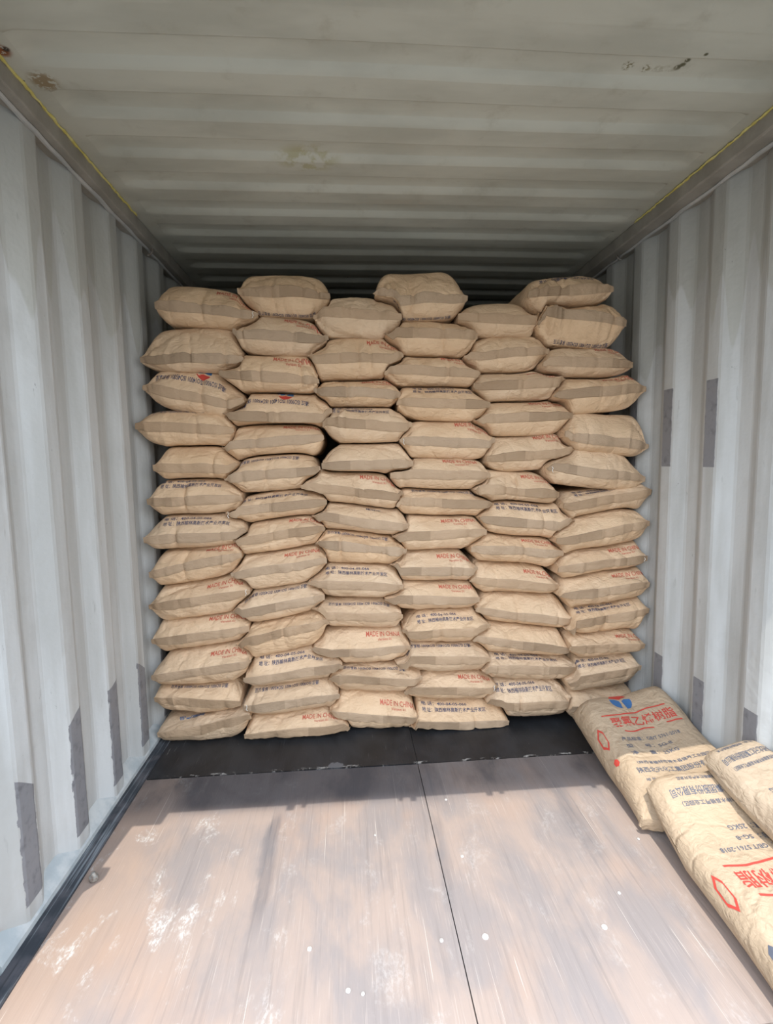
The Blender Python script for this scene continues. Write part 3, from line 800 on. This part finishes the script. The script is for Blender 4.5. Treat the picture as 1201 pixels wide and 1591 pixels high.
def finish(s, prints, label, seed, tb):
    cx = sum((c[0] for c in s.g), Vector())/len(s.g); loc = Vector((cx.x, cx.y+.3, 0))
    root = empty('paper_sack', loc); rnd = random.Random(seed)
    s.mesh(prints, SACK, loc, root); s.strip(loc, root, rnd, tb, SACK)
    tag(root, label, 'sack', 'sacks lying along the right wall'); return root, loc
# red title block, code lines, company lines; head = far (True) or near end
TITLE = '聚氯乙烯树脂'
def layout(w, L, head_far, skip_iso=False):
    P = []; fl = not head_far
    def put(s, ink, x0, x1, h0, h1, m=.02):
        # h measured from the head of the sack
        if head_far: P.append(printed(s, ink, x0, x1, L-h1, L-h0, maxl=m))
        else: P.append(printed(s, ink, -x1, -x0, h0, h1, flip=True, maxl=m))
    def wave(x0, x1, h, th, amp):
        N = 26; v = []; f = []
        for i in range(N+1):
            t = i/N; x = lerp(x0, x1, t); hh = h+amp*math.sin(t*2*PI)
            for q in (-th/2, th/2): v.append((x, hh+q))
        for i in range(N): f.append((2*i, 2*i+2, 2*i+3, 2*i+1))
        P.append((v, f, 0, (lambda tx, ty: (tx, L-ty)) if head_far else (lambda tx, ty: (-tx, ty)), False))
    return P, put, wave
# sack 1: head at the far end, right side propped up against the wall
L1, W1 = .66, .44
def f1(p):
    v = p.y/L1; u = 2*p.x/W1
    z = p.z*(1+.35*v) + .05*max(0, u)*v + .045*max(0, v-.45)*2 + .02*max(0, u)
    return Vector((1.213+p.x*(1-.05*v)+.012*v+.0*u, 1.575+p.y*1.0-.03*u*0, z))
s1 = floor_sack('', W1, L1, .145, .004, f1, None, 401, zc=.045, wr=1.0)
P, put, wave = layout(W1, L1, True)
put('通过 ISO9001 ISO14001 ISO45001 体系认证', 4, -.17, .17, .065, .083)
P += logo(-.03, L1-.135, .048, False)
wave(-.16, .135, .205, .006, .006); put(TITLE, 0, -.135, .15, .222, .272); wave(-.10, .03, .292, .006, .006); wave(.09, .16, .285, .006, .0)
put('产品标准：GB/T 5761-2018', 4, -.14, .11, .325, .345); put('型      号：SG-8', 4, -.14, .05, .363, .383); put('净      重：25KG', 4, -.14, .05, .401, .421)
put('（陕西省榆林市神木县锦界工业园区）', 4, -.15, .15, .452, .468); put('陕西北元化工集团股份有限公司', 4, -.17, .17, .484, .510)
put('地 址：陕西榆林高新技术产业开发区', 4, -.16, .10, .535, .548)
# red outlined hexagon mark on the left flank
def hexmark(cx, ca, rx, ra, ink=0, th=.25, n=6):
    v = []; f = []
    for i in range(n):
        a = 2*PI*i/n+PI/6
        for k in (1, 1-th): v.append((cx+rx*k*math.cos(a), ca+ra*k*math.sin(a)))
    for i in range(n): j = (i+1) % n; f.append((2*i, 2*j, 2*j+1, 2*i+1))
    v, f = split_long(v, f, .02)
    return (v, f, ink, lambda x, y: (x, y), False)
P.append(hexmark(-.202, L1-.30, .013, .055)); P.append(hexmark(-.207, L1-.42, .007, .018, th=.9))
r1, loc1 = finish(s1, P, 'pale sack on floor with emblem and red title, far end under stack in shade', 5, .045)
# folded tab at its near left corner
def tabmesh(pts, th, name, mat, parent, loc):
    v = [Vector(p)-loc for p in pts]; n = len(v); v += [p+Vector((0, 0, th)) for p in v]
    f = [tuple(range(n))[::-1], tuple(range(n, 2*n))]+[(i, (i+1) % n, n+(i+1) % n, n+i) for i in range(n)]
    return obj(name, v, f, mat, parent)
a_ = at_z(1001, 1286, .012); b_ = at_z(1026, 1290, .012); c_ = at_z(1024, 1268, .03); d_ = at_z(1000, 1272, .03); e_ = at_z(1012, 1215, .10); g_ = at_z(985, 1225, .08)
tabmesh([a_, b_, c_, d_], .004, 'folded_tab', SACK, r1, loc1)
tabmesh([d_, c_, e_, g_], .004, 'folded_tab', SACK, r1, loc1)
# sack 2: turned round, far end resting on sack 1
L2, W2 = .72, .44
def f2(p):
    v = p.y/L2; u = 2*p.x/W2
    return Vector((1.195+p.x*(1-.06*v)+.035*v, .93+p.y, p.z+.115*max(0, v-.62)/.38*max(0, v-.62)/.38+.012*max(0, u)))
s2 = floor_sack('', W2, L2, .135, .004, f2, None, 402, zc=.05, wr=1.4)
P, put, wave = layout(W2, L2, False)
wave(-.15, .135, .265, .007, .007); put(TITLE, 0, -.15, .15, .285, .345, .012); wave(-.10, .16, .368, .007, .006)
put('产品标准：GB/T 5761-2018', 4, -.14, .13, .405, .425); put('型      号：SG-8', 4, -.14, .05, .44, .46); put('净      重：25KG', 4, -.14, .05, .475, .495)
put('（陕西省榆林市神木县锦界工业园区）', 4, -.15, .15, .560, .575); put('陕西北元化工集团股份有限公司', 4, -.17, .17, .59, .612)
put('地 址：陕西榆林高新技术产业开发区', 4, -.12, .12, .630, .642)
P.append(hexmark(-.203, .30, .012, .06)); P.append(hexmark(-.203, .12, .009, .03, 4, .8))
finish(s2, P, 'sunlit sack nearest the camera on the floor, its red title upside down', 6, .045)
# sack 3: lying on sack 2, pushed against the wall
L3, W3 = .66, .27
def f3(p):
    v = p.y/L3; u = 2*p.x/W3
    return Vector((1.345+p.x*.72-.012*v, 1.0+p.y, p.z*.85+.138+.030*v+.025*u+.05*v*v*v))
s3 = floor_sack('', W3, L3, .12, .004, f3, None, 403, zc=.05, wr=1.3)
P, put, wave = layout(W3, L3, False)
put('（陕西省榆林市神木县锦界工业园区）', 4, -.10, .10, .500, .515); put('陕西北元化工集团股份有限公司', 4, -.11, .11, .53, .552); put('地 址：陕西榆林高新技术', 4, -.09, .09, .575, .588)
put('净  重：25KG', 4, -.09, .05, .40, .42); put('型  号：SG-8', 4, -.09, .05, .36, .38); put(TITLE, 0, -.11, .11, .22, .27)
finish(s3, P, 'sunlit sack pushed against the right wall, lying over the nearest sack', 7, .045)
